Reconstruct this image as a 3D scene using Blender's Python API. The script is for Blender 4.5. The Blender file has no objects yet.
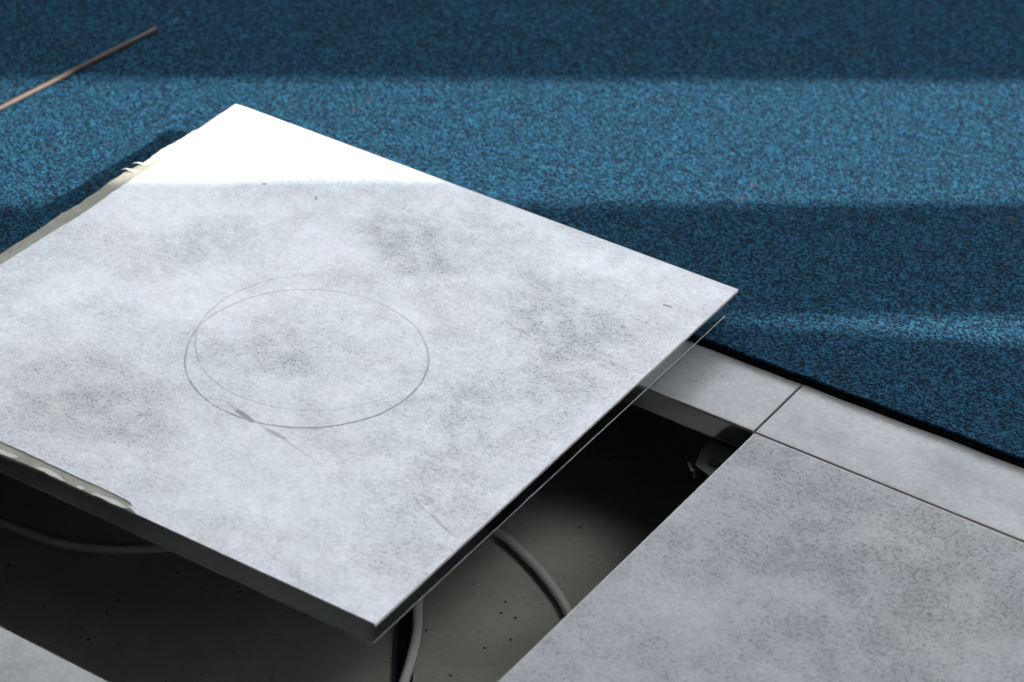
import bpy, bmesh, math, random
from mathutils import Vector, Matrix
random.seed(7)
SC = bpy.context.scene
COL = SC.collection
R = math.radians

# ------------------------------------------------------------------ camera (solved from the photograph)
cam_d = bpy.data.cameras.new('camera')
cam_d.sensor_fit = 'HORIZONTAL'; cam_d.sensor_width = 36.0
cam_d.lens = 2720.65 / 1024 * 36
cam_d.clip_start = .05
cam = bpy.data.objects.new('camera', cam_d); COL.objects.link(cam)
CAMLOC = Vector((-.22296, -1.99709, 1.45322))
cam.matrix_world = Matrix.Translation(CAMLOC) @ Matrix.Rotation(math.pi/2 - .599904, 4, 'X') @ Matrix.Rotation(.046574, 4, 'Z')
SC.camera = cam
cam_d.dof.use_dof = True
cam_d.dof.focus_distance = 2.478
cam_d.dof.aperture_fstop = 5.6

TH = -.560553                      # direction of the floor grid
U = Vector((math.cos(TH), math.sin(TH), 0)); V = Vector((math.sin(TH), -math.cos(TH), 0))
P = .6                             # panel pitch
SUB = -.20                         # concrete below the raised floor
CARP = .008                        # carpet thickness

# ------------------------------------------------------------------ helpers
def link(o, parent=None):
    COL.objects.link(o)
    if parent is not None: o.parent = parent
    return o
def obj(name, bm, mat, parent=None, smooth=False):
    me = bpy.data.meshes.new(name)
    bmesh.ops.recalc_face_normals(bm, faces=bm.faces)
    bm.to_mesh(me); bm.free()
    if smooth:
        me.polygons.foreach_set('use_smooth', [True]*len(me.polygons))
    me.materials.append(mat)
    return link(bpy.data.objects.new(name, me), parent)
def thing(name, label, cat, loc=(0, 0, 0), rz=0, group=None):
    o = link(bpy.data.objects.new(name, None)); o.empty_display_size = .05
    o.location = loc; o.rotation_euler = (0, 0, rz)
    return tag(o, label, cat, group)
def tag(o, label, cat, group=None):
    o['label'] = label; o['category'] = cat
    if group: o['group'] = group
    return o
def struct(name, bm, mat, parent=None):
    o = obj(name, bm, mat, parent)
    if parent is None: o['kind'] = 'structure'
    return o
def box(bm, lo, hi):
    vs = [bm.verts.new((x, y, z)) for z in (lo[2], hi[2]) for x, y in ((lo[0], lo[1]), (hi[0], lo[1]), (hi[0], hi[1]), (lo[0], hi[1]))]
    for f in ((0, 1, 2, 3), (4, 5, 6, 7), (0, 1, 5, 4), (1, 2, 6, 5), (2, 3, 7, 6), (3, 0, 4, 7)):
        bm.faces.new([vs[i] for i in f])
    return vs
def prism(bm, pts, z0, z1):
    a = [bm.verts.new((x, y, z0)) for x, y in pts]; b = [bm.verts.new((x, y, z1)) for x, y in pts]
    n = len(pts)
    bm.faces.new(a[::-1]); bm.faces.new(b)
    for i in range(n): bm.faces.new((a[i], a[(i+1) % n], b[(i+1) % n], b[i]))
def bevel(bm, w, seg=2, ang=30):
    es = [e for e in bm.edges if e.is_manifold and e.calc_face_angle(0) > R(ang)]
    bmesh.ops.bevel(bm, geom=es, offset=w, segments=seg, affect='EDGES', profile=.5)
def loft(bm, rings, cap=True):
    """rings: list of equally long lists of points"""
    rr = [[bm.verts.new(p) for p in ring] for ring in rings]
    n = len(rr[0])
    for a, b in zip(rr, rr[1:]):
        for i in range(n): bm.faces.new((a[i], a[(i+1) % n], b[(i+1) % n], b[i]))
    if cap: bm.faces.new(rr[0][::-1]); bm.faces.new(rr[-1])
def lathe(bm, prof, seg=32):
    loft(bm, [[(r*math.cos(2*math.pi*k/seg), r*math.sin(2*math.pi*k/seg), z) for k in range(seg)] for r, z in prof])
def catmull(pts, n=14):
    pts = [Vector(p) for p in pts]; out = []
    ext = [2*pts[0]-pts[1]] + pts + [2*pts[-1]-pts[-2]]
    for i in range(1, len(ext)-2):
        p0, p1, p2, p3 = ext[i-1:i+3]
        for k in range(n):
            t = k/n
            out.append(.5*((2*p1)+(p2-p0)*t+(2*p0-5*p1+4*p2-p3)*t*t+(3*p1-p0-3*p2+p3)*t**3))
    return out + [pts[-1]]
def tube(bm, pts, r, seg=14):
    rings = []
    up = Vector((0, 0, 1))
    for i, p in enumerate(pts):
        t = (pts[min(i+1, len(pts)-1)] - pts[max(i-1, 0)]).normalized()
        a = t.cross(up); a = a.normalized() if a.length > 1e-4 else Vector((1, 0, 0))
        b = a.cross(t)
        rings.append([p + r*(math.cos(2*math.pi*k/seg)*a + math.sin(2*math.pi*k/seg)*b) for k in range(seg)])
    loft(bm, rings)

# ------------------------------------------------------------------ node helper
class N:
    def __init__(s, name):
        s.m = bpy.data.materials.new(name); s.m.use_nodes = True
        s.t = s.m.node_tree; s.n = s.t.nodes; s.l = s.t.links
        s.n.clear()
        s.out = s.n.new('ShaderNodeOutputMaterial'); s.b = s.n.new('ShaderNodeBsdfPrincipled')
        s.l.new(s.b.outputs[0], s.out.inputs[0])
        s.tc = s.n.new('ShaderNodeTexCoord'); s.co = s.tc.outputs['Object']
    def put(s, sock, v):
        if v is None: return
        if isinstance(v, bpy.types.NodeSocket): s.l.new(v, sock)
        else:
            if sock.type == 'RGBA' and len(v) == 3: v = (*v, 1)
            sock.default_value = v
    def math(s, op, a, b=None, clamp=False):
        n = s.n.new('ShaderNodeMath'); n.operation = op; n.use_clamp = clamp
        s.put(n.inputs[0], a); s.put(n.inputs[1], b); return n.outputs[0]
    def vec(s, op, a, b=None, sc=None, out=0):
        n = s.n.new('ShaderNodeVectorMath'); n.operation = op
        s.put(n.inputs[0], a); s.put(n.inputs[1], b)
        if sc is not None: s.put(n.inputs['Scale'], sc)
        return n.outputs['Value'] if op in ('DOT_PRODUCT', 'LENGTH', 'DISTANCE') else n.outputs[0]
    def ramp(s, v, a, b, c=0., d=1., smooth=True):
        n = s.n.new('ShaderNodeMapRange'); n.interpolation_type = 'SMOOTHSTEP' if smooth else 'LINEAR'
        s.put(n.inputs[0], v)
        for i, x in enumerate((a, b, c, d)): s.put(n.inputs[1+i], x)
        return n.outputs[0]
    def noise(s, scale, detail=2, rough=.5, co=None, dist=0, col=False):
        n = s.n.new('ShaderNodeTexNoise'); s.l.new(co or s.co, n.inputs['Vector'])
        n.inputs['Scale'].default_value = scale; n.inputs['Detail'].default_value = detail
        n.inputs['Roughness'].default_value = rough; n.inputs['Distortion'].default_value = dist
        return n.outputs['Color' if col else 0]
    def voro(s, scale, co=None, feat='F1', out='Distance'):
        n = s.n.new('ShaderNodeTexVoronoi'); n.feature = feat; s.l.new(co or s.co, n.inputs['Vector'])
        n.inputs['Scale'].default_value = scale; return n.outputs[out]
    def mix(s, f, a, b, blend='MIX'):
        n = s.n.new('ShaderNodeMix'); n.data_type = 'RGBA'; n.blend_type = blend
        s.put(n.inputs[0], f); s.put(n.inputs[6], a); s.put(n.inputs[7], b); return n.outputs[2]
    def stretch(s, sx, sy, sz=1, off=(0, 0, 0), rz=0):
        n = s.n.new('ShaderNodeMapping'); s.l.new(s.co, n.inputs[0])
        n.inputs['Location'].default_value = off; n.inputs['Scale'].default_value = (sx, sy, sz)
        n.inputs['Rotation'].default_value = (0, 0, rz); return n.outputs[0]
    def bump(s, h, strength=.3, dist=.001):
        n = s.n.new('ShaderNodeBump'); s.put(n.inputs['Height'], h)
        n.inputs['Strength'].default_value = strength; n.inputs['Distance'].default_value = dist
        s.l.new(n.outputs[0], s.b.inputs['Normal'])
    def set(s, **k):
        for a, v in k.items(): s.put(s.b.inputs[a.replace('_', ' ')], v)
        return s
    def flat(s):
        return s.vec('MULTIPLY', s.co, (1, 1, 0))
    def blob(s, xy, rx, ry, ang=0, soft=1.):
        """soft elliptical patch centred at xy of the panel"""
        n = s.n.new('ShaderNodeMapping'); n.vector_type = 'TEXTURE'; s.l.new(s.warp, n.inputs[0])
        n.inputs['Location'].default_value = (xy[0], xy[1], 0); n.inputs['Scale'].default_value = (rx, ry, 1)
        n.inputs['Rotation'].default_value = (0, 0, ang)
        return s.ramp(s.vec('LENGTH', n.outputs[0]), 1, 0)
    def seg(s, a, b, w, co):
        a = Vector((*a, 0)); b = Vector((*b, 0)); d = b - a
        pa = s.vec('SUBTRACT', co, a)
        h = s.math('MULTIPLY', s.vec('DOT_PRODUCT', pa, d), 1/max(d.length_squared, 1e-9), clamp=True)
        n = s.n.new('ShaderNodeVectorMath'); n.operation = 'SCALE'; n.inputs[0].default_value = d; s.l.new(h, n.inputs['Scale'])
        return s.ramp(s.vec('DISTANCE', pa, n.outputs[0]), w, w*.35)

def simple(name, col, rough=.5, metal=0., bump=None, var=.0, scale=60):
    m = N(name)
    c = m.mix(m.noise(scale, 3), tuple(x*(1-var) for x in col), tuple(min(1, x*(1+var)) for x in col)) if var else col
    m.set(Base_Color=c, Roughness=rough, Metallic=metal)
    if bump: m.bump(m.noise(bump[0], 3), bump[1], bump[2])
    return m.m

# ------------------------------------------------------------------ materials
def laminate(name, base, stains, lights, marks=(), rings=(), seed=0., stipple=1., pit=1., rough=.36, cloud=(.05, .5), grain=340., warm=()):
    m = N(name)
    off = m.vec('ADD', m.flat(), (seed, seed*1.7, 0))
    wn = m.vec('SUBTRACT', m.noise(14, 3, .6, co=off, col=True), (.5, .5, .5))
    m.warp = m.vec('ADD', m.flat(), m.vec('SCALE', wn, sc=.09))
    m.warp = m.vec('MULTIPLY', m.warp, (1, 1, 0))
    # dirt amount: hand placed stains, painted light and shade, plus a cloudy base
    dirt_shade = m.ramp(m.noise(7, 4, .6, co=off), .33, .70, *cloud)
    for (xy, rx, ry, ang, st) in stains:
        dirt_shade = m.math('ADD', dirt_shade, m.math('MULTIPLY', m.blob(xy, rx, ry, ang), st))
    for (xy, rx, ry, ang, st) in lights:
        dirt_shade = m.math('SUBTRACT', dirt_shade, m.math('MULTIPLY', m.blob(xy, rx, ry, ang), st))
    dirt_shade = m.math('DIVIDE', dirt_shade, m.math('ADD', m.math('MULTIPLY', m.math('MAXIMUM', dirt_shade, 0.), .55), .88))
    dirt_shade = m.math('MULTIPLY', m.math('MAXIMUM', dirt_shade, .04), m.ramp(m.noise(26, 4, .7, co=off), .3, .68, .4, 1.5))
    # dark stipple in the pits of the pearl grain
    s1 = m.ramp(m.noise(grain, 2, .6, co=off), .53, .66)
    s2 = m.ramp(m.noise(150, 3, .7, co=off), .50, .68)
    s3 = m.ramp(m.noise(520, 1, .5, co=off), .6, .72)
    st = m.math('ADD', m.math('MULTIPLY', s1, .75), m.math('ADD', m.math('MULTIPLY', s2, .35), m.math('MULTIPLY', s3, .35)))
    st = m.math('MULTIPLY', m.math('MULTIPLY', st, dirt_shade), stipple, clamp=True)
    smooth_d = m.math('MULTIPLY', dirt_shade, .66, clamp=True)
    # cool / warm tint drift
    tint = m.mix(m.ramp(m.noise(9, 2, co=off), .35, .65), tuple(b*t for b, t in zip(base, (.985, 1.0, 1.01))), tuple(b*t for b, t in zip(base, (1.01, .995, 1.02))))
    c = m.mix(smooth_d, tint, (base[0]*.47, base[1]*.49, base[2]*.50))
    for (xy, rx, ry, ang, k) in warm: c = m.mix(m.math('MULTIPLY', m.blob(xy, rx, ry, ang), k), c, (.40, .385, .345))
    c = m.mix(m.math('MULTIPLY', st, .9), c, (.11, .12, .135))
    mot = m.ramp(m.noise(230, 4, .75, co=off), .3, .7, .80, 1.08, False)
    mot = m.math('MULTIPLY', mot, m.ramp(m.noise(70, 3, .7, co=off), .3, .7, .88, 1.07, False))
    c = m.mix(1, c, m.vec('SCALE', (1, 1, 1), sc=mot), 'MULTIPLY')
    # pale scratches
    sc = m.ramp(m.noise(60, 2, .5, co=m.stretch(1, 9, 1, (seed, 0, 0), .5)), .64, .74, 0, .22)
    c = m.mix(sc, c, (base[0]*1.1, base[1]*1.1, base[2]*1.1))
    fl = m.vec('ADD', m.flat(), m.vec('SCALE', m.vec('SUBTRACT', m.noise(160, 2, co=off, col=True), (.5, .5, .5)), sc=.0025))
    fl = m.vec('MULTIPLY', fl, (1, 1, 0))
    ink = None
    for a, b, w, k in marks:
        v = m.math('MULTIPLY', m.seg(a, b, w, fl), k)
        ink = v if ink is None else m.math('MAXIMUM', ink, v)
    fr = m.vec('ADD', m.flat(), m.vec('SCALE', m.vec('SUBTRACT', m.noise(12, 2, co=off, col=True), (.5, .5, .5)), sc=.006))
    for (cx, cy, r, w, k, dirx, diry, base_k) in rings:
        p = m.vec('MULTIPLY', m.vec('SUBTRACT', fr, (cx, cy, 0)), (1, 1, 0))
        ln = m.vec('LENGTH', p)
        d = m.math('ABSOLUTE', m.math('SUBTRACT', ln, r))
        side = m.math('DIVIDE', m.vec('DOT_PRODUCT', p, (dirx, diry, 0)), ln)
        ks = m.ramp(side, -.9, .9, base_k, k)
        ks = m.math('MULTIPLY', ks, m.ramp(m.noise(50, 3, .6, co=off), .3, .6, .5, 1.))
        v = m.math('MULTIPLY', m.ramp(d, w, w*.3), ks)
        ink = v if ink is None else m.math('MAXIMUM', ink, v)
    if ink is not None: c = m.mix(ink, c, (.06, .065, .075))
    rg = m.math('ADD', m.math('MULTIPLY', dirt_shade, .14), rough)
    m.set(Base_Color=c, Roughness=rg)
    m.b.inputs['IOR'].default_value = 1.5
    h = m.math('ADD', m.noise(420, 2, .5, co=off), m.math('MULTIPLY', s1, -.5))
    m.bump(h, .25*pit, .0004)
    return m.m

SM = [(.0203, -.1282), (.0357, -.1338), (.0548, -.1385), (.0608, -.1378), (.0741, -.141), (.0918, -.1428), (.1058, -.1471), (.1293, -.1514)]
CK = [(.2327, -.1466), (.246, -.154), (.2582, -.157), (.2797, -.1665), (.2911, -.1699)]
loose_marks = [(SM[0], SM[1], .0022, .35), (SM[1], SM[2], .0036, .85), (SM[3], SM[4], .0022, .28), (SM[4], SM[5], .003, .62), (SM[5], SM[6], .002, .4), (SM[6], SM[7], .0018, .25),
    (CK[0], CK[1], .0022, .3), (CK[1], CK[2], .0012, .2), (CK[2], CK[3], .0022, .42), (CK[3], CK[4], .0014, .25),
    ((.236, -.139), (.247, -.142), .004, .25),
    ((-.1794, .1873), (-.1774, .1888), .0019, .95), ((-.1222, .1986), (-.1194, .1947), .0019, .8), ((.2559, .236), (.2634, .2362), .0015, .95),
    ((-.287, .236), (-.278, .243), .0014, .6), ((.148, .125), (.195, .113), .0012, .3), ((.042, .175), (-.014, .168), .0012, .25)]
M_LOOSE = laminate('pearl grey laminate', (.655, .675, .705),
    stains=[((-.10, -.20), .10, .085, .2, .62), ((-.03, -.215), .07, .06, 0, .4), ((.01, .175), .085, .05, -.3, .6), ((.07, .245), .05, .03, -.3, .2),
            ((.21, .15), .11, .085, -.5, .55), ((.255, .09), .07, .08, 0, .3), ((.01, -.025), .085, .055, .1, .6), ((-.17, .075), .07, .06, .5, .42),
            ((-.10, .19), .07, .035, -.4, .26), ((.19, -.02), .09, .05, 0, .32), ((.10, -.11), .06, .035, 0, .38), ((-.24, .02), .05, .04, 0, .28), ((.26, -.2), .05, .08, 0, .22),
            ((.03, -.13), .035, .02, -.2, .4),
            ((.24, -.02), .16, .34, .1, .26), ((.05, -.24), .3, .12, 0, .14), ((-.09, -.21), .16, .11, .2, .3), ((.22, .17), .14, .1, -.4, .25), ((.03, .19), .16, .09, -.4, .28)],  # broad right and front ones paint in the light falling off
    lights=[((-.24, .25), .12, .09, 0, .4), ((-.17, .17), .20, .12, -.3, .3), ((-.23, .06), .08, .2, 0, .2), ((-.10, .0), .09, .07, 0, .5), ((.075, .085), .05, .03, 0, .25), ((-.2, -.07), .06, .08, 0, .4), ((.15, .25), .06, .03, 0, .3), ((.25, -.27), .12, .05, 0, .25), ((.12, -.24), .12, .04, 0, .25)],  # first three paint in the sunlit corner and its soft bright margin
    marks=loose_marks,
    rings=[(.0349, -.0297, .1101, .0016, .85, .5, -.87, .36), (.0263, -.005, .1096, .0013, .42, -.7, -.7, .10)],
    seed=3.1, stipple=1.15, cloud=(.10, .58), warm=[((-.09, -.20), .15, .11, .2, .4), ((.12, -.12), .07, .05, 0, .15)])
RM = [((.122, -.1272), (.1228, -.1215), .0012, .5), ((.1228, -.1215), (.1332, -.1155), .0011, .3), ((.1332, -.1155), (.1392, -.1212), .0012, .5), ((.1392, -.1212), (.132, -.128), .0011, .3),
      ((.1097, -.0569), (.1171, -.0541), .0013, .5), ((.2441, -.1374), (.2458, -.1371), .0019, .95)]
RM = [((a[0]-.3, a[1]+.3), (b[0]-.3, b[1]+.3), w, k) for a, b, w, k in RM]
def rb(x, y, rx, ry, ang, st): return ((x-.3, y+.3), rx, ry, ang, st)
M_RIGHT = laminate('worn grey laminate', (.30, .312, .322),
    stains=[rb(.11, -.045, .08, .04, 0, .45), rb(.15, -.13, .09, .06, .3, .5), rb(.19, -.04, .07, .05, 0, .45), rb(.035, -.03, .04, .04, 0, .5), rb(.26, -.10, .09, .07, 0, .55),
            rb(.23, -.22, .1, .06, 0, .4), rb(.08, -.13, .06, .09, 0, .3), rb(.2, -.11, .16, .13, 0, .3)],
    lights=[rb(.08, -.25, .10, .07, .5, .35), rb(.06, -.34, .08, .06, 0, .2), rb(.23, .0, .06, .015, 0, .3)],
    marks=RM, seed=8.4, stipple=2.3, pit=2.4, rough=.44, cloud=(.30, .66), grain=285., warm=[rb(.19, -.05, .1, .08, 0, .25), rb(.26, -.13, .1, .1, 0, .2)])
M_STRIP = laminate('clean grey laminate', (.31, .325, .33), stains=[((0.08, -.28), .06, .03, 0, .3)], lights=[((.2, -.25), .1, .06, 0, .2)],
    marks=[((.2119, -.2645), (.213, -.264), .0016, .6), ((.216, -.2635), (.218, -.263), .0014, .6), ((.232, -.241), (.234, -.241), .0015, .5)], seed=5.9, stipple=.45, rough=.4)
M_STRIP2 = laminate('pale dusty laminate', (.315, .33, .338), stains=[((-.12, -.25), .1, .03, 0, .3), ((-.24, -.28), .05, .03, 0, .35), ((-.03, -.26), .05, .04, 0, .3)], lights=[((-.2, -.24), .08, .03, 0, .2)],
    marks=[((-.17, -.225), (-.1695, -.2245), .0014, .7)], seed=12.3, stipple=.6, rough=.4)
M_NEAR = laminate('greenish grey laminate', (.30, .32, .305), stains=[((.0, .25), .1, .05, 0, .3)], lights=[], seed=16.8, stipple=.5)
M_DECK = laminate('raised deck laminate', (.5, .52, .53), stains=[], lights=[], seed=21.0, stipple=.6)

M_TRIM = simple('pale edge band', (.66, .64, .63), .4)
M_BAND = simple('grey edge band', (.36, .35, .345), .5)
mm = N('galvanised steel')
mm.set(Base_Color=mm.mix(mm.noise(30, 3, .6), (.54, .565, .57), (.66, .68, .69)), Metallic=1., Roughness=mm.ramp(mm.noise(18, 3), .3, .7, .13, .26))
mm.bump(mm.noise(9, 2), .12, .002)
M_STEEL = mm.m
M_DARKSTEEL = simple('dull zinc steel', (.05, .053, .053), .5, 1., var=.2)
mc = N('exposed core board')
cc = mc.mix(mc.ramp(mc.noise(40, 4, .65), .35, .7), (.26, .265, .215), (.36, .355, .30))
cc = mc.mix(mc.ramp(mc.noise(90, 2, co=mc.stretch(4, 1)), .66, .72, 0, .8), cc, (.18, .17, .14))
mc.set(Base_Color=cc, Roughness=.9); mc.bump(mc.noise(500, 3), .5, .0006)
M_CORE = mc.m
M_PAPER = simple('torn white paper', (.56, .56, .52), .85, var=.08, scale=300, bump=(600, .4, .0005))

mk = N('blue loop carpet')
col_n = mk.noise(330, 2, .65)
c1 = mk.mix(mk.ramp(col_n, .40, .64), (.003, .010, .022), (.016, .092, .162))
c1 = mk.mix(mk.ramp(mk.noise(140, 3, .7), .48, .7, 0, .75), c1, (.005, .012, .025))
c1 = mk.mix(mk.ramp(mk.noise(90, 2, .6, co=mk.stretch(1, 1, 1, (4, 2, 0))), .64, .76, 0, .55), c1, (.035, .155, .26))
c1 = mk.mix(mk.ramp(mk.noise(60, 2, .6, co=mk.stretch(1, 1, 1, (9, 5, 0))), .66, .74, 0, .35), c1, (.07, .06, .055))
mk.set(Base_Color=c1, Roughness=.95)
mk.b.inputs['Specular IOR Level'].default_value = .1
hh = mk.math('ADD', mk.math('MULTIPLY', mk.noise(300, 2, .6), 1.), mk.math('MULTIPLY', mk.noise(620, 1, .6), .5))
mk.bump(hh, .8, .0035)
M_CARPET = mk.m
M_BACKING_SHADE = simple('black carpet backing and edge shade', (.004, .004, .005), 1.)  # also colours the lip that imitates shade at the carpet edge
M_BACKING_SHADE.node_tree.nodes['Principled BSDF'].inputs['Specular IOR Level'].default_value = 0

mf = N('dusty concrete')
fc = mf.mix(mf.ramp(mf.noise(8, 5, .6), .3, .7), (.27, .28, .25), (.36, .375, .34))
fc = mf.mix(mf.ramp(mf.noise(55, 3, .6), .60, .72, 0, .55), fc, (.25, .255, .225))
fc = mf.mix(mf.ramp(mf.voro(38), .075, .05), fc, (.035, .035, .03))
fc = mf.mix(mf.ramp(mf.voro(110, mf.stretch(1, 1, 1, (.3, .7, 0))), .14, .08, 0, .6), fc, (.08, .08, .07))
mf.set(Base_Color=fc, Roughness=.9); mf.bump(mf.noise(120, 4), .4, .002)
M_CONC = mf.m
M_CABLE = simple('grey cable sheath', (.56, .57, .56), .55)
M_CABLE2 = simple('black cable sheath', (.006, .007, .007), .75)
M_CABLE2.node_tree.nodes['Principled BSDF'].inputs['Specular IOR Level'].default_value = .15
mr = N('brown metal rod')
mr.set(Base_Color=mr.mix(mr.noise(25, 3), (.045, .028, .02), (.075, .05, .038)), Roughness=.65, Metallic=.1)
M_ROD = mr.m
M_WALL = simple('painted wall', (.36, .37, .38), .9, var=.03, scale=4)
M_WALL2 = simple('dark grey painted wall', (.10, .105, .115), .9, var=.03, scale=4)
M_CEIL = simple('white ceiling', (.28, .28, .29), .95)
M_FRAME = simple('white window frame', (.7, .7, .7), .4)
M_SUNMASK = simple('grey sun mask', (.42, .43, .45), .9)

# ------------------------------------------------------------------ panels
H = .2988                           # half size of the laminate
T = .030                            # panel thickness
def pan_mesh(z_top):
    """folded steel pan under the board: flange, sloping sides, rim and stepped belly"""
    bm = bmesh.new()
    def sq(h, z, c=.002):
        return [(sx*h - (c*sx if k == a else 0), sy*h - (c*sy if k != a else 0), z)
                for sx, sy, a in ((1, 1, 1), (-1, 1, 0), (-1, -1, 1), (1, -1, 0)) for k in (0, 1)]
    loft(bm, [sq(H-.0056, z_top), sq(H-.0056, z_top-.0256), sq(H-.0052, z_top-.0258), sq(H-.0052, z_top-.0264), sq(H-.0060, z_top-.0268),
              sq(H-.05, z_top-.0268), sq(H-.062, z_top-.0205)])
    return bm
def square_top(h, z0, z1, b=.0004):
    bm = bmesh.new(); box(bm, (-h, -h, z0), (h, h, z1)); bevel(bm, b, 1); return bm
def ring_trim(h, w, z0, z1):
    bm = bmesh.new()
    prof = [(h-w, z0), (h, z0), (h, z1-.0005), (h-.0005, z1), (h-w, z1)]
    loops = [[bm.verts.new((sx*r, sy*r, z)) for sx, sy in ((1, 1), (-1, 1), (-1, -1), (1, -1))] for r, z in prof]
    for a, b in zip(loops, loops[1:] + loops[:1]):
        for i in range(4): bm.faces.new((a[i], a[(i+1) % 4], b[(i+1) % 4], b[i]))
    return bm
def static_panel(i, j, mat, label):
    c = U*P*(i+.5) + V*P*(j+.5)
    t = thing('access_panel', label, 'floor panel', (c.x, c.y, -T), TH, 'raised floor panels')
    obj('top_sheet', square_top(H-.0016, T-.0030, T), mat, t)
    obj('edge_band', ring_trim(H, .0015, T-.0032, T-.0001), M_BAND, t)
    obj('steel_pan', pan_mesh(T-.0032), M_STEEL, t)
    return t
static_panel(0, 0, M_RIGHT, 'worn grey floor panel with pitted dark stains, large one right of the opening')
static_panel(-1, 1, M_NEAR, 'greenish grey floor panel in the near corner, in front of the opening')
static_panel(-1, -1, M_STRIP, 'grey floor panel strip right under the loose panel, between it and the joint')
static_panel(0, -1, M_STRIP2, 'grey floor panel strip right of the joint, between carpet edge and worn panel')

# ---- the lifted panel, laid askew on the carpet
ZT = .0385
lp = thing('access_panel', 'lifted light grey floor panel laid askew over the opening, circle drawn on it', 'floor panel', (-.422573, .075027, CARP+.0004), -.545523, 'raised floor panels')
LT = ZT - CARP - .0004              # local top
rnd = random.Random(5)
adi = [(-.2996, .262), (-.2985, .232), (-.2951, .2201), (-.2925, .195), (-.2905, .165), (-.2899, .1347), (-.2892, .0826), (-.2872, .0448), (-.2887, -.0224), (-.2899, -.0781), (-.2895, -.16), (-.2902, -.25), (-.2880, -.2885)]
cdi = [(-.20, -.2889), (-.1033, -.2886), (-.0755, -.2881), (-.0355, -.2891), (.0082, -.2887), (.0420, -.2902), (.0475, -.2935), (.0440, -.2960), (.051, -.2975), (.056, -.2996)]
def rough_line(pts, amp, step=.006):
    out = []
    for a, b in zip(pts, pts[1:]):
        a = Vector(a); b = Vector(b); n = max(1, int((b-a).length/step))
        d = (b-a).normalized(); q = Vector((-d.y, d.x))
        for k in range(n): out.append(tuple(a.lerp(b, k/n) + q*rnd.uniform(-amp, amp)))
    return out + [tuple(pts[-1])]
outline = [(.2996, .2996), (-.2996, .2996)] + rough_line(adi, .0005) + rough_line(cdi, .0004) + [(.2996, -.2996)]
bm = bmesh.new(); prism(bm, outline, LT-.0008, LT)
obj('top_sheet', bm, M_LOOSE, lp)
# exposed board, ragged outwards along the two torn sides
ado = [(-.2998, .2985), (-.2997, .240), (-.3009, .2284), (-.3000, .210), (-.3035, .1786), (-.3020, .170), (-.3022, .1499), (-.3050, .125), (-.3051, .1018), (-.3035, .075), (-.3031, .0536), (-.3040, .02), (-.3030, -.0059), (-.3040, -.0623), (-.303, -.15), (-.304, -.22), (-.3025, -.3005)]
cdo = [(-.20, -.3012), (-.0899, -.3022), (-.0772, -.3010), (-.0449, -.2990), (-.015, -.3002), (.0058, -.2994), (.052, -.2985), (.06, -.2975)]
core = [(.2985, .2994)] + rough_line(ado, .0010, .008) + rough_line(cdo, .0006, .008) + [(.2985, -.2975)]
bm = bmesh.new(); prism(bm, core, LT-.0032, LT-.0008)
cb = obj('core_board', bm, M_CORE, lp); cb['label'] = 'beige core board bared along two torn edges'
# pale band still on the two good sides
bm = bmesh.new()
box(bm, (.2996, -.3000, LT-.0030), (.3006, .3006, LT-.0002)); bevel(bm, .0003, 1)
obj('edge_band', bm, M_TRIM, lp)
bm = bmesh.new()
box(bm, (-.295, .2996, LT-.0030), (.2996, .3006, LT-.0002)); bevel(bm, .0003, 1)
obj('edge_band', bm, M_TRIM, lp)
pm = pan_mesh(LT-.0032)
obj('steel_pan', pm, M_STEEL, lp)
# flakes of torn paper left on the bared board
def flake(pts, z, h):
    bm = bmesh.new(); prism(bm, rough_line(pts + pts[:1], .0006, .004)[:-1], z, z+h)
    f = obj('paper_flake', bm, M_PAPER, lp); f['label'] = 'white torn paper flake'
    return f
zb = LT - .0008
flake([(-.110, -.2985), (-.0785, -.2962), (-.0745, -.2975), (-.079, -.3010), (-.112, -.3020)], zb, .0006)
flake([(-.056, -.2985), (-.046, -.2950), (-.040, -.2945), (-.034, -.2958), (-.022, -.2990), (-.018, -.3003), (-.050, -.2998)], zb, .0006)
flake([(-.009, -.2985), (-.004, -.2960), (-.0005, -.2985), (-.003, -.3002), (-.008, -.3004)], zb, .0006)
flake([(.008, -.2990), (.013, -.2962), (.022, -.2960), (.030, -.2945), (.041, -.2968), (.046, -.2985), (.040, -.2997), (.010, -.3000)], zb, .0006)
flake([(-.3003, .232), (-.2965, .228), (-.2945, .205), (-.2935, .180), (-.2965, .160), (-.3000, .148), (-.3022, .165), (-.3030, .182), (-.3005, .205)], zb, .0006)
def shred(a, b, lift, w):
    """curled paper ribbon rooted at a"""
    bm = bmesh.new(); a = Vector((*a, 0)); b = Vector((*b, 0)); d = b-a; q = Vector((-d.y, d.x, 0)).normalized()
    rows = []
    for k in range(9):
        t = k/8; c = a + d*t + Vector((0, 0, zb + .0003 + lift*math.sin(t*math.pi*.75)))
        ww = w*(1-.75*t)*.5; h = Vector((0, 0, .0003))
        rows.append([c-q*ww, c+q*ww, c+q*ww+h, c-q*ww+h])
    loft(bm, rows)
    obj('paper_shred', bm, M_PAPER, lp)['label'] = 'curled white paper shred'
shred((-.2985, .1305), (-.3075, .1225), .0035, .0028)
shred((-.2985, .147), (-.3065, .139), .003, .0026)

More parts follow.
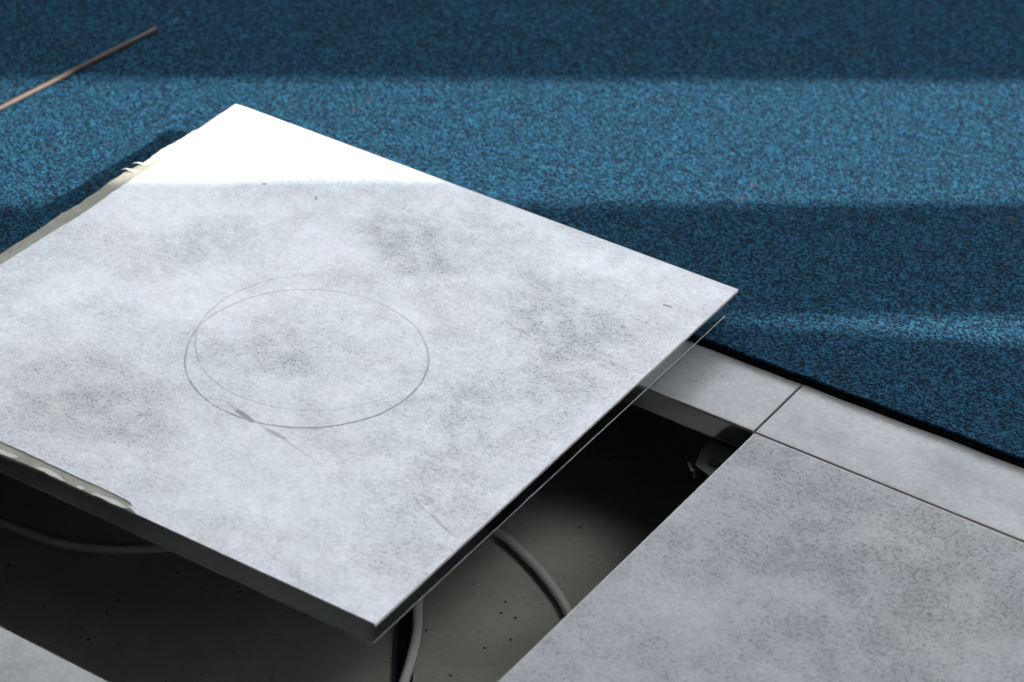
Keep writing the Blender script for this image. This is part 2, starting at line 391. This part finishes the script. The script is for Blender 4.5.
# ------------------------------------------------------------------ pedestals under the corners of the opening
def pedestal(u, v, label):
    c = U*u + V*v
    t = thing('support_pedestal', label, 'pedestal', (c.x, c.y, SUB), TH)
    bm = bmesh.new(); box(bm, (-.05, -.05, 0), (.05, .05, .003)); bevel(bm, .001, 1); obj('base_plate', bm, M_DARKSTEEL, t)
    bm = bmesh.new(); lathe(bm, [(.013, .003), (.013, .095), (.0115, .096)], 28); obj('tube', bm, M_DARKSTEEL, t, True)
    bm = bmesh.new(); prof = []
    for k in range(34):
        z = .090 + k*.0022; prof.append((.0082 if k % 2 else .0094, z))
    lathe(bm, prof, 20); obj('threaded_rod', bm, M_DARKSTEEL, t)
    bm = bmesh.new(); prism(bm, [(.016*math.cos(k*math.pi/3), .016*math.sin(k*math.pi/3)) for k in range(6)], .101, .111); bevel(bm, .0012, 1); obj('lock_nut', bm, M_STEEL, t)
    hz = -SUB - T - .0003
    bm = bmesh.new()
    prism(bm, [(.045, .012), (.037, .037), (.012, .045), (-.012, .045), (-.037, .037), (-.045, .012), (-.045, -.012), (-.037, -.037), (-.012, -.045), (.012, -.045), (.037, -.037), (.045, -.012)], hz-.005, hz-.002)
    lathe(bm, [(.013, hz-.019), (.016, hz-.0055), (.016, hz-.005)], 24)
    obj('head_plate', bm, M_DARKSTEEL, t)
    for sx in (1, -1):
        for sy in (1, -1):
            bm = bmesh.new(); lathe(bm, [(.006, hz-.002), (.006, hz-.0003), (.005, hz)], 16)
            bmesh.ops.translate(bm, verts=bm.verts, vec=(sx*.024, sy*.024, 0)); obj('rest_pad', bm, M_CABLE2, t)
    # clip arms with screw heads that stand out into the opening
    for k in range(4):
        bm = bmesh.new(); a = k*math.pi/2 + math.pi/4
        box(bm, (.036, -.007, hz-.013), (.058, .007, hz-.0105)); box(bm, (.0555, -.007, hz-.0105), (.058, .007, hz-.003))
        lathe(bm, [(.0001, hz-.0065), (.0042, hz-.007), (.005, hz-.0105)], 12) if False else None
        bmesh.ops.rotate(bm, verts=bm.verts, cent=(0, 0, 0), matrix=Matrix.Rotation(a, 3, 'Z'))
        cl = obj('corner_clip', bm, M_DARKSTEEL, t)
        bm = bmesh.new(); lathe(bm, [(.0048, hz-.0105), (.0048, hz-.008), (.003, hz-.007)], 12)
        bmesh.ops.translate(bm, verts=bm.verts, vec=(.047*math.cos(a), .047*math.sin(a), 0)); obj('screw_head', bm, M_DARKSTEEL, cl, False)
    return t
pedestal(0, 0, 'dark metal pedestal head under the far corner of the opening, half hidden')

# ------------------------------------------------------------------ carpet: L shape, cut back from the panels that were opened
E0 = lambda u: -.0937 - .022*(u + .1)
def uv(u, v, z=0): q = U*u + V*v; return (q.x, q.y)
car = thing('carpet', 'blue speckled loop pile carpet with its black cut edge behind the opening', 'carpet', (0, 0, 0))
XR, XL, YB, YF = 2.45, -3.0, 3.15, -4.0
# corners of the room expressed directly in x, y
cutL = -.655
corner = uv(cutL, E0(cutL))
right_hit = None
u = 0.
while uv(u, E0(u))[0] < XR-.01: u += .01
right_hit = uv(u, E0(u))
v = 0.
while uv(cutL, v)[0] > XL+.01 and uv(cutL, v)[1] > YF+.01: v += .01
left_hit = uv(cutL, v)
edge = [uv(a, E0(a)) for a in [cutL + k*.02 for k in range(int((u-cutL)/.02))]]
erng = random.Random(3)
edge = [(x + erng.uniform(-.0006, .0006), y + erng.uniform(-.0006, .0006)) for x, y in edge]
poly = [left_hit] + edge + [right_hit, (XR-.01, YB-.01), (XL+.01, YB-.01), (XL+.01, left_hit[1])]
bm = bmesh.new(); prism(bm, poly, .0052, CARP); obj('pile', bm, M_CARPET, car)
bpoly = [left_hit] + [(x+V.x*.004, y+V.y*.004) for x, y in edge] + poly[1+len(edge):]
bm = bmesh.new(); prism(bm, poly, .0030, .0052); obj('backing', bm, M_BACKING_SHADE, car)['label'] = 'black backing under the blue pile'
bm = bmesh.new(); prism(bm, bpoly, .0002, .0030); b_ = obj('shade_lip', bm, M_BACKING_SHADE, car); b_['label'] = 'black layer, its lip imitating shade along the carpet edge'  # lip past the pile paints in the carpet's shadow

# ------------------------------------------------------------------ things on the carpet and in the void
a = Vector((-.6361, .6956, 0)); d = Vector((-.1395, -.1919, 0)).normalized()
bm = bmesh.new(); tube(bm, [a + d*(k*.025) + Vector((0, 0, CARP+.0027)) for k in range(38)], .0026, 12)
tag(obj('metal_rod', bm, M_ROD, None, True), 'thin brown metal rod lying on the blue carpet', 'rod')

z = SUB
pts = [(-1.05, .30, z+.0048), (-.86, .16, z+.0048), (-.690, .052, z+.0048), (-.6076, .0282, z+.0048), (-.520, .0420, z+.0048), (-.42, .085, z+.0048), (-.32, .112, z+.0048),
       (-.2450, .0865, z+.0065), (-.2235, .0719, z+.009), (-.2085, .0540, z+.009), (-.1845, .0180, z+.009), (-.1620, -.0275, z+.008), (-.1462, -.081, z+.006), (-.13, -.18, z+.0048), (-.08, -.30, z+.0048)]
bm = bmesh.new(); tube(bm, catmull(pts, 10), .0046, 14)
tag(obj('grey_cable', bm, M_CABLE, None, True), 'grey cable curving across the concrete under the open floor', 'cable', 'grey cables under the floor')
pts = [(-.280, .22, z+.0048), (-.289, .12, z+.0195), (-.292, .08, z+.0200), (-.2975, .0, z+.0205), (-.2991, -.0453, z+.0215), (-.2977, -.088, z+.0215), (-.3003, -.123, z+.0215), (-.3054, -.1601, z+.0215), (-.3112, -.193, z+.0215), (-.325, -.25, z+.0180), (-.342, -.31, z+.010), (-.36, -.38, z+.0048)]
bm = bmesh.new(); tube(bm, catmull(pts, 10), .0046, 14)
tag(obj('grey_cable', bm, M_CABLE, None, True), 'short grey cable beside the black one, coming from under the loose panel corner', 'cable', 'grey cables under the floor')
pts = [(-.335, .26, z+.0082), (-.328, .16, z+.0150), (-.322, .10, z+.0185), (-.314, .02, z+.0100), (-.3085, -.03, z+.0082), (-.3075, -.059, z+.0082), (-.3070, -.102, z+.0082), (-.3060, -.146, z+.0082), (-.3055, -.20, z+.0082), (-.305, -.30, z+.0082), (-.303, -.40, z+.0082)]
bm = bmesh.new(); tube(bm, catmull(pts, 10), .0078, 16)
tag(obj('black_cable', bm, M_CABLE2, None, True), 'thick black cable left of the grey one below the loose panel corner', 'cable')

# ------------------------------------------------------------------ the room
bm = bmesh.new(); box(bm, (XL-.1, YF-.1, SUB-.1), (XR+.1, YB+.1, SUB)); struct('floor', bm, M_CONC)
# the rest of the raised deck, one plate per cell of the grid, seen only from elsewhere
bm = bmesh.new()
real = {(0, 0), (-1, 1), (-1, -1), (0, -1), (-1, 0)}
for i in range(-9, 10):
    for j in range(-9, 10):
        if (i, j) in real: continue
        cs = [uv(P*(i+a_), P*(j+b_)) for a_, b_ in ((.0012, .0012), (.9988, .0012), (.9988, .9988), (.0012, .9988))]
        # clip the plate to the room
        def clip(pl, ax, lim, sg):
            o = []
            for p, q in zip(pl, pl[1:]+pl[:1]):
                dp, dq = sg*(lim-p[ax]), sg*(lim-q[ax])
                if dp >= 0: o.append(p)
                if (dp > 0) != (dq > 0) and dp != dq:
                    t_ = dp/(dp-dq); o.append((p[0]+(q[0]-p[0])*t_, p[1]+(q[1]-p[1])*t_))
            return o
        for ax, lim, sg in ((0, XR, 1), (0, XL, -1), (1, YB, 1), (1, YF, -1)):
            if cs: cs = clip(cs, ax, lim, sg)
        if len(cs) >= 3: prism(bm, cs, -T, 0)
struct('floor_deck', bm, M_DECK)
CZ = 3.15
def wall(name, quads, mat=M_WALL):
    bm = bmesh.new()
    for lo, hi in quads: box(bm, lo, hi)
    return struct(name, bm, mat)
W0, W1, WS, WT = -2.3, 2.1, 1.35, 2.95          # back window
wall('wall_back', [((XL, YB, SUB), (W0, YB+.2, CZ)), ((W1, YB, SUB), (XR, YB+.2, CZ)), ((W0, YB, SUB), (W1, YB+.2, WS)), ((W0, YB, WT), (W1, YB+.2, CZ))])
wall('wall_left', [((XL-.15, YF, SUB), (XL, YB+.2, CZ))], M_WALL2)
wall('wall_front', [((XL-.15, YF-.15, SUB), (XR+.2, YF, CZ))], M_WALL2)
wall('ceiling', [((XL-.15, YF-.15, CZ), (XR+.2, YB+.2, CZ+.15))], M_CEIL)
# right wall with its window; unseen added slats cut the sun to two slits
RY0, RY1, RZ0, RZ1 = -1.2, 1.6, .6, 2.45
wall('wall_right', [((XR, YF, SUB), (XR+.2, RY0, CZ)), ((XR, RY1, SUB), (XR+.2, YB+.2, CZ)), ((XR, RY0, SUB), (XR+.2, RY1, RZ0)), ((XR, RY0, RZ1), (XR+.2, RY1, CZ))])
bm = bmesh.new()
for x in (W0, -.8, .7, W1-.05): box(bm, (x, YB+.05, WS), (x+.05, YB+.11, WT))
box(bm, (W0, YB+.05, WS), (W1, YB+.11, WS+.05)); box(bm, (W0, YB+.05, WT-.05), (W1, YB+.11, WT))
struct('window_1', bm, M_FRAME)
bm = bmesh.new()
box(bm, (XR+.09, RY0, RZ0), (XR+.15, RY0+.05, RZ1)); box(bm, (XR+.09, RY1-.05, RZ0), (XR+.15, RY1, RZ1))
box(bm, (XR+.09, RY0, RZ0), (XR+.15, RY1, RZ0+.05)); box(bm, (XR+.09, RY0, RZ1-.05), (XR+.15, RY1, RZ1))
w2 = struct('window_2', bm, M_FRAME)
SUN_AZ = math.atan(.092); SUN_EL = R(23.5)
BX = XR + .03                                   # plane of the added slats that shape the sun
def yw(x, y): return y + .092*(BX-x)
def zw(x): return CARP + (BX-x)*math.hypot(1, .092)*math.tan(SUN_EL)
def slat(pts):
    bm = bmesh.new()
    vs = [[bm.verts.new((xx, y, z)) for y, z in pts] for xx in (BX, BX+.002)]
    n = len(pts); bm.faces.new(vs[0]); bm.faces.new(vs[1][::-1])
    for i in range(n): bm.faces.new((vs[0][i], vs[0][(i+1) % n], vs[1][(i+1) % n], vs[1][i]))
    obj('sun_mask_slat', bm, M_SUNMASK, w2)  # unseen slat, added to shape the sun patches
g0, g1 = yw(-.343, .352), yw(-.358, .609)       # the broad slit
s_top = yw(.071, .181)                          # upper side of the thin slanted slit
y = RY0
def rect(y0, y1): slat([(y0, RZ0), (y1, RZ0), (y1, RZ1), (y0, RZ1)])
def fill(y0, y1):
    n = max(1, round((y1-y0)/.127)); 
    for k in range(n): rect(y0+(y1-y0)*k/n, y0+(y1-y0)*(k+1)/n)
sl_a = (yw(.264, .149), zw(.264)); sl_b = (s_top, zw(-.05))
kk = (sl_b[0]-sl_a[0])/(sl_b[1]-sl_a[1])
low_y = sl_a[0] + kk*(RZ0-sl_a[1])
fill(RY0, low_y-.08)
slat([(low_y-.08, RZ0), (low_y, RZ0), (sl_b[0], sl_b[1]), (sl_b[0], RZ1), (low_y-.08, RZ1)])
fill(s_top, g0); fill(g1, RY1)

# ------------------------------------------------------------------ light
w = bpy.data.worlds.new('sky'); SC.world = w; w.use_nodes = True
bg = w.node_tree.nodes['Background']
wn = w.node_tree
tcw = wn.nodes.new('ShaderNodeTexCoord'); sx = wn.nodes.new('ShaderNodeSeparateXYZ'); wn.links.new(tcw.outputs['Generated'], sx.inputs[0])
gr = wn.nodes.new('ShaderNodeMapRange'); wn.links.new(sx.outputs['Z'], gr.inputs[0])
for i_, v_ in enumerate((.44, .68, 11., 2.9)): gr.inputs[1+i_].default_value = v_     # hazy sky, brighter towards the horizon
wn.links.new(gr.outputs[0], bg.inputs['Strength'])
bg.inputs['Color'].default_value = (.90, .95, 1, 1)
sd = bpy.data.lights.new('sun', 'SUN'); sd.energy = 15; sd.angle = R(.6); sd.color = (1, .96, .90)
so = link(bpy.data.objects.new('sun', sd))
dirv = Vector((math.cos(SUN_AZ)*math.cos(SUN_EL), math.sin(SUN_AZ)*math.cos(SUN_EL), math.sin(SUN_EL)))
so.rotation_euler = dirv.to_track_quat('Z', 'Y').to_euler(); so.location = dirv*6
# added fill light, unseen on the ceiling, brightens the void below the floor
def fill_light(x, y):
    bm = bmesh.new()
    for a_, b_ in (((-.61, -.61), (.61, -.585)), ((-.61, .585), (.61, .61)), ((-.61, -.585), (-.585, .585)), ((.585, -.585), (.61, .585))):
        box(bm, (a_[0]+x, a_[1]+y, CZ-.03), (b_[0]+x, b_[1]+y, CZ))
    f = struct('trim_1', bm, M_FRAME)
    e = N('light diffuser'); e.set(Base_Color=(.8, .8, .8), Emission_Color=(1, .99, .96), Emission_Strength=FILL_POWER)  # added glowing panel that fills the void with light
    bm = bmesh.new(); box(bm, (x-.585, y-.585, CZ-.02), (x+.585, y+.585, CZ-.012)); struct('fill_emitter', bm, e.m, f)
FILL_POWER = 8.6
fill_light(1.35, -.95)
def portal(loc, rot, sx, sy):
    l = bpy.data.lights.new('window_portal', 'AREA'); l.shape = 'RECTANGLE'; l.size = sx; l.size_y = sy; l.cycles.is_portal = True
    o = link(bpy.data.objects.new('window_portal', l)); o.location = loc; o.rotation_euler = rot
portal(((W0+W1)/2, YB+.03, (WS+WT)/2), (R(-90), 0, 0), W1-W0, WT-WS)

SC.view_settings.view_transform = 'Standard'; SC.view_settings.look = 'None'
SC.view_settings.gamma = 1; SC.view_settings.use_curve_mapping = False
SC.view_settings.exposure = 0.12
SC.cycles.max_bounces = 10; SC.cycles.diffuse_bounces = 6
SC.cycles.use_denoising = True
